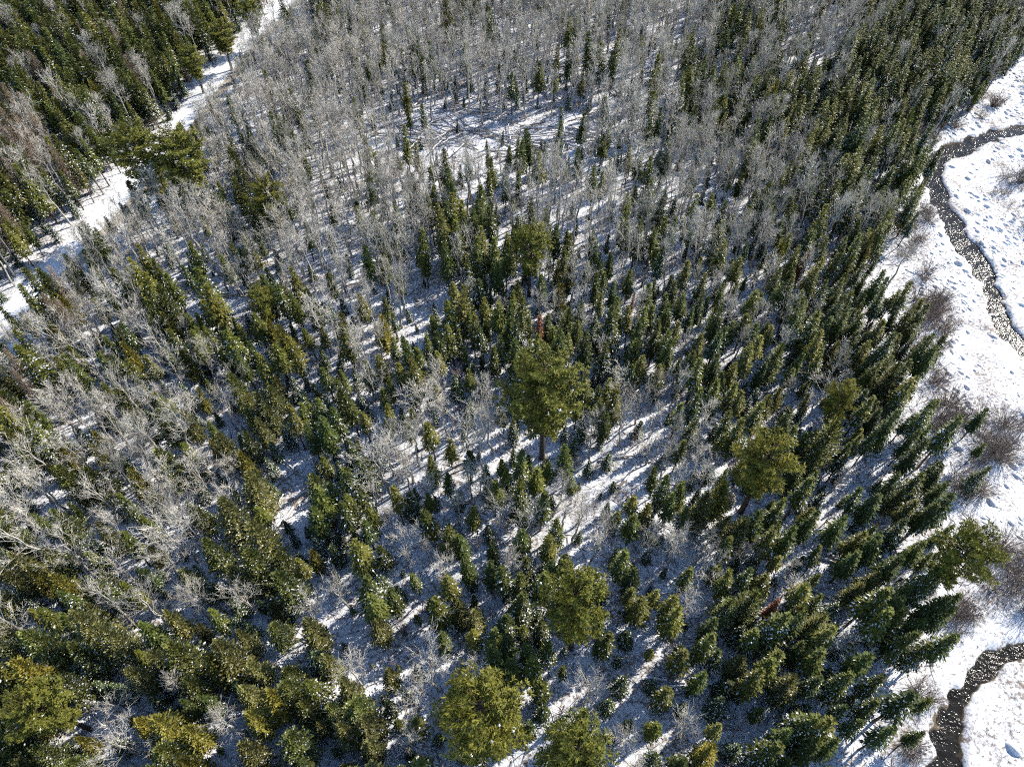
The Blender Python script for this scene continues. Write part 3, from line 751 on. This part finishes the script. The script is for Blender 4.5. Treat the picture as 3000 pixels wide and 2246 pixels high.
# ------------------------------------------------------------------ labels that single trees out
MARKS = [("the tall central pine", 1600, 1175), ("the rust-red dead spruce", 1580, 960), ("the roadside pine pair", 480, 480), ("the log-strewn clearing", 1400, 380),
 ("the stream's upper bend", 2730, 500), ("the pine at the stream meadow", 2815, 1640), ("the dense pine at right", 2238, 1375), ("the snowy log gap", 860, 1440),
 ("the pine under the centre", 1695, 1790), ("the bottom-edge pines", 1540, 2180), ("the bottom left corner", 0, 2246), ("the top left corner", 0, 0),
 ("the top right corner", 3000, 0), ("the snowy opening at left", 640, 880), ("the pale round pine", 1553, 745), ("the left edge's middle", 0, 1123),
 ("the top edge's middle", 1500, 0), ("the road's lower end", 30, 950), ("the stream's lower bend", 2830, 1960), ("the small meadow-side pine", 2462, 1190),
 ("the lone pine below the road", 785, 615), ("the upper roadside pines", 655, 115)]
ORD = ['nearest', 'second', 'third', 'fourth', 'fifth', 'sixth', 'seventh', 'eighth', 'ninth', 'tenth', 'eleventh', 'twelfth', 'thirteenth', 'fourteenth', 'fifteenth', 'sixteenth', 'seventeenth', 'eighteenth', 'nineteenth', 'twentieth']
def ordinal(n):
    if n < 20: return ORD[n]
    tens = {2: 'twenty', 3: 'thirty', 4: 'forty', 5: 'fifty', 6: 'sixty', 7: 'seventy'}[(n + 1) // 10]
    u = (n + 1) % 10
    return {'twenty': 'twentieth', 'thirty': 'thirtieth', 'forty': 'fortieth', 'fifty': 'fiftieth', 'sixty': 'sixtieth', 'seventy': 'seventieth'}[tens] if u == 0 else tens + '-' + ['', 'first', 'second', 'third', 'fourth', 'fifth', 'sixth', 'seventh', 'eighth', 'ninth'][u]
def rank_labels(items, noun):
    """items: dicts with px, py, look; gives each a label by rank around the nearest landmark"""
    box = {}
    for it in items:
        mk = min(MARKS, key=lambda m_: (m_[1] - it['px']) ** 2 + (m_[2] - it['py']) ** 2)
        dx, dy = it['px'] - mk[1], it['py'] - mk[2]
        side = ('right of' if dx > 0 else 'left of') if abs(dx) > abs(dy) else ('below' if dy > 0 else 'above')
        box.setdefault((mk[0], side), []).append((dx * dx + dy * dy, it))
    for (mk, side), lst in box.items():
        lst.sort(key=lambda a: a[0])
        for k, (_, it) in enumerate(lst):
            it['label'] = '%s %s, %s %s %s %s' % (it['look'], noun, ordinal(k), noun.split()[-1], side, mk)

INFO = {  # object name, label noun, category, group, stuff name, stuff label
 'spruce': ('spruce_tree', 'spruce', 'spruce', 'spruces of the mixed forest', 'spruce_wood', 'mass of smaller and farther dark spruces behind the nearer ones'),
 'fir': ('fir_tree', 'fir', 'fir', 'young snowy firs under the taller trees', 'fir_undergrowth', 'undergrowth of small snow-dusted firs between the taller trees'),
 'cedar': ('cedar_tree', 'cedar', 'cedar', 'bushy cedars of the forest', 'cedar_wood', 'mass of smaller and farther bushy olive cedars'),
 'aspen': ('bare_aspen_tree', 'bare aspen', 'bare tree', 'slender leafless aspens', 'bare_wood', 'mass of farther leafless grey trees filling the upper forest'),
 'maple': ('bare_maple_tree', 'bare maple', 'bare tree', 'broad leafless maples', 'bare_broad_wood', 'broad leafless trees beyond the picture edges'),
 'larch': ('larch_tree', 'larch', 'larch', 'leafless brown larches', 'larch_wood', 'leafless brown larches beyond the left edge'),
 'sapling': ('bare_sapling', 'bare sapling', 'sapling', 'leafless saplings in the undergrowth', 'sapling_undergrowth', 'undergrowth of thin leafless brown saplings'),
 'pine': ('pine_tree', 'pine', 'pine', 'tall white pines', '', ''),
 'dead_spruce': ('dead_spruce_tree', 'dead spruce', 'dead tree', 'dead red spruces', '', ''),
}
def inst_nodes(collection):
    ng = bpy.data.node_groups.new('scatter_' + collection.name, 'GeometryNodeTree')
    ng.interface.new_socket('Geometry', in_out='INPUT', socket_type='NodeSocketGeometry')
    ng.interface.new_socket('Geometry', in_out='OUTPUT', socket_type='NodeSocketGeometry')
    N_ = ng.nodes; L_ = ng.links
    gi = N_.new('NodeGroupInput'); go = N_.new('NodeGroupOutput')
    ci = N_.new('GeometryNodeCollectionInfo'); ci.inputs[0].default_value = collection
    ci.inputs['Separate Children'].default_value = True; ci.inputs['Reset Children'].default_value = True
    ip = N_.new('GeometryNodeInstanceOnPoints'); ip.inputs['Pick Instance'].default_value = True
    def attr(nm, tp):
        a = N_.new('GeometryNodeInputNamedAttribute'); a.data_type = tp; a.inputs[0].default_value = nm; return a.outputs[0]
    er = N_.new('FunctionNodeEulerToRotation')
    L_.new(attr('rot', 'FLOAT_VECTOR'), er.inputs[0]); L_.new(er.outputs[0], ip.inputs['Rotation'])
    L_.new(attr('scl', 'FLOAT_VECTOR'), ip.inputs['Scale']); L_.new(attr('variant', 'INT'), ip.inputs['Instance Index'])
    mp = N_.new('GeometryNodeMeshToPoints')
    L_.new(gi.outputs[0], mp.inputs[0]); L_.new(mp.outputs[0], ip.inputs['Points']); L_.new(ci.outputs[0], ip.inputs['Instance'])
    L_.new(ip.outputs[0], go.inputs[0]); return ng

COUNT = {}
for t, zg in zip(TREES, gheights([t['x'] for t in TREES], [t['y'] for t in TREES])):
    t['z'] = float(zg) - 0.05
    F = KINDS[t['kind']][t['form']]
    t['px'], t['py'], dep = project(t['x'], t['y'], t['z'] + t['h'] * 0.65)
    t['size'] = t['h'] * t['wid'] / dep if (0 <= t['px'] <= 3000 and 0 <= t['py'] <= 2246) else -1
    t['look'] = F['look']
for kind, (oname, noun, cat, grp, sname, slabel) in INFO.items():
    lst = sorted([t for t in TREES if t['kind'] == kind], key=lambda t: (t['label'] is None, -t['size']))
    solo = [t for t in lst if t['size'] > 0 or t['label']][:300] if sname else lst
    ids = set(id(t) for t in solo); rest = [t for t in lst if id(t) not in ids]
    COUNT[kind] = (len(solo), len(rest))
    rank_labels([t for t in solo if not t['label']], noun)
    for t in solo:
        F = KINDS[kind][t['form']]; s = t['h'] / F['H']
        e = bpy.data.objects.new(oname, None); e.empty_display_size = 0.5
        e.location = (t['x'], t['y'], t['z'])
        e.rotation_euler = (rng.gauss(0, .025), rng.gauss(0, .025), t['rot'])
        e.scale = (s * t['wid'], s * t['wid'], s)
        tag(e, t['label'], cat, grp); COL.objects.link(e)
        for pn, pm in F['parts']:
            c = bpy.data.objects.new(pn, pm); c.parent = e; COL.objects.link(c)
            if pn == 'snow_load': c['kind'] = 'stuff'
    if rest and sname:
        pc = bpy.data.collections.new(kind + '_forms')
        for F in KINDS[kind]: pc.objects.link(F['src'])
        pm = bpy.data.meshes.new(sname); pm.from_pydata([(t['x'], t['y'], t['z']) for t in rest], [], [])
        a = pm.attributes.new('rot', 'FLOAT_VECTOR', 'POINT'); a.data.foreach_set('vector', np.array([(rng.gauss(0, .03), rng.gauss(0, .03), t['rot']) for t in rest]).ravel())
        a = pm.attributes.new('scl', 'FLOAT_VECTOR', 'POINT'); a.data.foreach_set('vector', np.array([(t['h'] / 10 * t['wid'], t['h'] / 10 * t['wid'], t['h'] / 10) for t in rest]).ravel())
        a = pm.attributes.new('variant', 'INT', 'POINT'); a.data.foreach_set('value', [t['form'] for t in rest])
        o = bpy.data.objects.new(sname, pm); COL.objects.link(o)
        md = o.modifiers.new('scatter', 'NODES'); md.node_group = inst_nodes(pc)
        tag(o, slabel, 'wood' if 'wood' in sname else 'undergrowth', None, 'stuff')
print('TREES', COUNT)

# ------------------------------------------------------------------ alder shrubs on the stream meadow
BUSH = [bush(1000 + i, stems=(60, 44, 70, 34)[i], spread=(1.1, 0.9, 1.25, 0.95)[i], sub=9, rad=.021).mesh('alder_shrub', M['alder']) for i in range(4)]
sh = []
def shrub_patch(x0, y0, x1, y1, n, h0, h1):
    for k in range(n): sh.append((rng.uniform(x0, x1), rng.uniform(y0, y1), rng.uniform(h0, h1)))
shrub_patch(2630, 600, 2740, 730, 12, 2.0, 3.2); shrub_patch(2690, 770, 2800, 960, 16, 2.4, 3.6)
shrub_patch(2725, 990, 2790, 1130, 7, 2.2, 3.2); shrub_patch(2765, 1150, 2840, 1260, 7, 2.6, 3.6)
shrub_patch(2790, 1340, 2900, 1440, 8, 2.0, 3.2); shrub_patch(2895, 1180, 3060, 1330, 13, 2.6, 3.6)
shrub_patch(2890, 1570, 3060, 1790, 16, 2.4, 3.6); shrub_patch(2800, 1740, 2880, 1850, 8, 2.0, 3.2)
shrub_patch(2690, 1980, 2760, 2050, 4, 1.6, 2.6); shrub_patch(2950, 460, 3060, 525, 6, 2.6, 3.6)
shrub_patch(2900, 530, 3020, 600, 6, 1.2, 2.0); shrub_patch(2975, 620, 3060, 690, 5, 1.6, 2.4)
shrub_patch(2700, 330, 2860, 400, 9, 1.8, 3.0); shrub_patch(2860, 230, 3050, 340, 10, 2.0, 3.2)
shrub_patch(2660, 2100, 2720, 2230, 4, 1.4, 2.2)
items = []
for px, py, h in sh:
    x, y = ground_at(px, py, h * 0.5)
    if float(stream_sd(np.array([x]), np.array([y]))[0]) < 1.0: continue
    items.append(dict(px=px, py=py, x=x, y=y, h=h, f=rng.randrange(4), look=('low' if h < 2 else 'bare' if h < 2.9 else 'tall') + ' brown'))
rank_labels(items, 'alder shrub')
for it in items:
    o = bpy.data.objects.new('alder_shrub', BUSH[it['f']]); COL.objects.link(o)
    o.location = (it['x'], it['y'], gheight(it['x'], it['y'])); k = it['h'] / 3; o.scale = (k * rng.uniform(.9, 1.2), k * rng.uniform(.9, 1.2), k)
    o.rotation_euler = (0, 0, rng.uniform(0, 6.28)); tag(o, it['label'], 'shrub', 'alder shrubs along the stream')

# ------------------------------------------------------------------ fallen logs
def log_mesh(seed, L=8.0):
    g = random.Random(seed); b = MB(); n = 6; s = MB()
    pts = [(L * (k / n - .5), g.gauss(0, .06), 0.16 + g.gauss(0, .03)) for k in range(n + 1)]; rad = [0.16 * (1 - .6 * k / n) for k in range(n + 1)]
    b.tube(pts, rad, 7, True)
    for k in range(12):
        u = g.uniform(.25, 1); p = Vector((L * (u - .5), 0, .2)); d = Vector((g.uniform(.3, 1), g.gauss(0, 1), g.uniform(0, 1))).normalized()
        b.spike(p, p + d * g.uniform(.4, 1.6), .03)
    for k in range(n):                                   # snow lying along the top
        if g.random() < .2: continue
        a, c = pts[k], pts[k + 1]; ra, rc = rad[k], rad[k + 1]
        s.quad((a[0], a[1] - ra * .8, a[2] + ra * .72), (c[0], c[1] - rc * .8, c[2] + rc * .72), (c[0], c[1], c[2] + rc + .06), (a[0], a[1], a[2] + ra + .06))
        s.quad((a[0], a[1], a[2] + ra + .06), (c[0], c[1], c[2] + rc + .06), (c[0], c[1] + rc * .8, c[2] + rc * .72), (a[0], a[1] + ra * .8, a[2] + ra * .72))
    return b.mesh('log', M['log']), s.mesh('log_snow', M['snow'])
LOGS = [log_mesh(1100 + i) for i in range(5)]
items = []
for k in range(95):
    px = rng.uniform(1140, 1750); py = rng.gauss(390, 42)
    ang = rng.gauss(0.0, 0.5) if rng.random() < .65 else rng.uniform(0, 3.14)
    items.append((px, py, ang, rng.uniform(4, 11), 1.0))
for k in range(22): items.append((rng.uniform(1180, 1950), rng.uniform(230, 330), rng.uniform(0, 3.14), rng.uniform(5, 9), 1.0))
for px, py, a, L in [(815,1415,.75,6),(850,1500,1.0,8),(880,1470,1.05,6),(830,1350,-.7,7),(810,1490,1.3,4),(900,1440,.6,5)]: items.append((px, py, a, L, 1.3))
for px, py, a, L in [(550,835,0.0,4),(545,855,0.05,4),(575,820,1.0,5),(700,865,0.0,7),(680,870,0.1,6),(600,770,-.3,3),(610,760,0.8,5),(560,800,.9,6)]: items.append((px, py, a, L, 1.3))
for px, py, a, L in [(2500,1640,-.2,5),(2480,1620,.1,5),(2460,1660,-.5,6),(2440,1760,-.6,6),(1830,1340,.1,6),(1860,1370,.9,8),(1980,2015,-.05,7),(720,2060,-.3,6),(1950,1990,0,5)]: items.append((px, py, a, L, 1.1))
its = [dict(px=a[0], py=a[1], d=a, look=('short' if a[3] < 5 else 'long' if a[3] > 8 else 'pale') + ' snow-covered') for a in items]
rank_labels(its, 'fallen log')
for it in its:
    px, py, a, L, th = it['d']; x, y = ground_at(px, py)
    f = rng.randrange(5)
    e = bpy.data.objects.new('fallen_log', None); COL.objects.link(e); e.empty_display_size = .3
    e.location = (x, y, gheight(x, y) + rng.uniform(0, .35)); e.rotation_euler = (0, rng.gauss(0, .05), a); e.scale = (L / 8, th, th)
    tag(e, it['label'], 'fallen log', 'logs lying in the snow')
    for nm, m_ in zip(('stem', 'snow_load'), LOGS[f]):
        c = bpy.data.objects.new(nm, m_); c.parent = e; COL.objects.link(c)
        if nm == 'snow_load': c['kind'] = 'stuff'

# ------------------------------------------------------------------ wind-packed snow hummocks over the meadow's grass
g = random.Random(76); hb = MB(); NH = 30000
hx = np.array([g.uniform(38, 150) for _ in range(NH)]); hy = np.array([g.uniform(-15, 175) for _ in range(NH)])
hm = meadow_mask(hx, hy); hs_ = stream_sd(hx, hy); hn = vnoise(hx, hy, 0.13, 51); hb_ = gheights(hx, hy)
hok = (hm > .4) & (hs_ > 1.0); gtufts = []
pxs, pys = math.sin(SUN_AZ + R(90)), math.cos(SUN_AZ + R(90))
for x, y, n1, z in zip(hx[hok], hy[hok], hn[hok], hb_[hok]):
    if g.random() > 0.06 + 2.6 * max(0, n1 - .36): continue
    L = .2 + .75 * g.random() ** 2.2; W = L * g.uniform(.30, .6); hh = W * g.uniform(.35, .95); ta = g.gauss(0, .35)
    ux, uy = pxs * math.cos(ta) - pys * math.sin(ta), pxs * math.sin(ta) + pys * math.cos(ta); vx, vy = -uy, ux
    i = len(hb.v); nn = 6; z0 = z + 0.02
    for ring, (rf, zf) in enumerate(((1.0, -.25), (.62, .72))):
        for k in range(nn):
            a = 6.283 * k / nn; q = rf * g.uniform(.82, 1.18)
            hb.v.append((x + ux * L * q * math.cos(a) + vx * W * q * math.sin(a), y + uy * L * q * math.cos(a) + vy * W * q * math.sin(a), z0 + hh * zf * g.uniform(.85, 1.15)))
    hb.v.append((x, y, z0 + hh))
    for k in range(nn):
        k2 = (k + 1) % nn; hb.f.append((i + k, i + k2, i + nn + k2, i + nn + k)); hb.f.append((i + nn + k, i + nn + k2, i + 2 * nn))
    if g.random() < .10: gtufts.append((x - SUNV.x * W * .8, y - SUNV.y * W * .8, z0 + hh * .3))
ho = bpy.data.objects.new('snow_hummocks', hb.mesh('snow_hummocks', M['snow'], True)); COL.objects.link(ho)
tag(ho, 'small hummocks of snow over grass tussocks on the stream meadow', 'snow', None, 'stuff')

# ------------------------------------------------------------------ sticks and windfall on the forest floor
g = random.Random(78); lb = MB(); NL = 26000
lx_ = np.array([g.uniform(-120, 100) for _ in range(NL)]); ly_ = np.array([g.uniform(5, 190) for _ in range(NL)])
lok = (seg_dist(lx_, ly_, RC) > 5.5) & (meadow_mask(lx_, ly_) < .5); lz = gheights(lx_, ly_)
for x, y, z in zip(lx_[lok], ly_[lok], lz[lok]):
    a = g.random() * 6.28; L = g.uniform(.8, 3.2); p = Vector((x, y, z + .05)); q = p + Vector((math.cos(a) * L, math.sin(a) * L, g.uniform(0, .5)))
    lb.spike(p, q, g.uniform(.025, .06))
lo = bpy.data.objects.new('branch_litter', lb.mesh('branch_litter', M['brush'])); COL.objects.link(lo)
tag(lo, 'broken branches and sticks lying on the snowy forest floor', 'branches', None, 'stuff')

# ------------------------------------------------------------------ dry grass on the tussocks
gb = MB(); g = random.Random(77); cnt = 0
tx = np.array([g.uniform(38, 150) for _ in range(60000)]); ty = np.array([g.uniform(-15, 175) for _ in range(60000)])
tm = meadow_mask(tx, ty); tt = tussock(tx, ty); ts = stream_sd(tx, ty)
sel = (tm > .5) & (ts > .8) & ((tt > .10) | (ts < 1.6))
hz = base_height(tx, ty) * np.maximum(np.clip((np.abs(ts) - 2) / 8, 0, 1), .25) + tt * 0.6 * tm * np.clip(ts / 1.2, 0, 1)
for x, y, z in list(zip(tx[sel][:900], ty[sel][:900], hz[sel][:900])) + gtufts:
    for k in range(5):
        a = g.random() * 6.28; q = g.uniform(.1, .3); hh = g.uniform(.12, .34); b = a + 1.57; ww = .028
        o = (x + g.gauss(0, .1), y + g.gauss(0, .1))
        gb.tri((o[0] - math.cos(b) * ww, o[1] - math.sin(b) * ww, z - .03), (o[0] + math.cos(b) * ww, o[1] + math.sin(b) * ww, z - .03), (o[0] + math.cos(a) * q, o[1] + math.sin(a) * q, z + hh))
go_ = bpy.data.objects.new('dry_grass', gb.mesh('dry_grass', M['grass'])); COL.objects.link(go_)
tag(go_, 'dry brown grass poking through the snow of the stream meadow', 'grass', None, 'stuff')
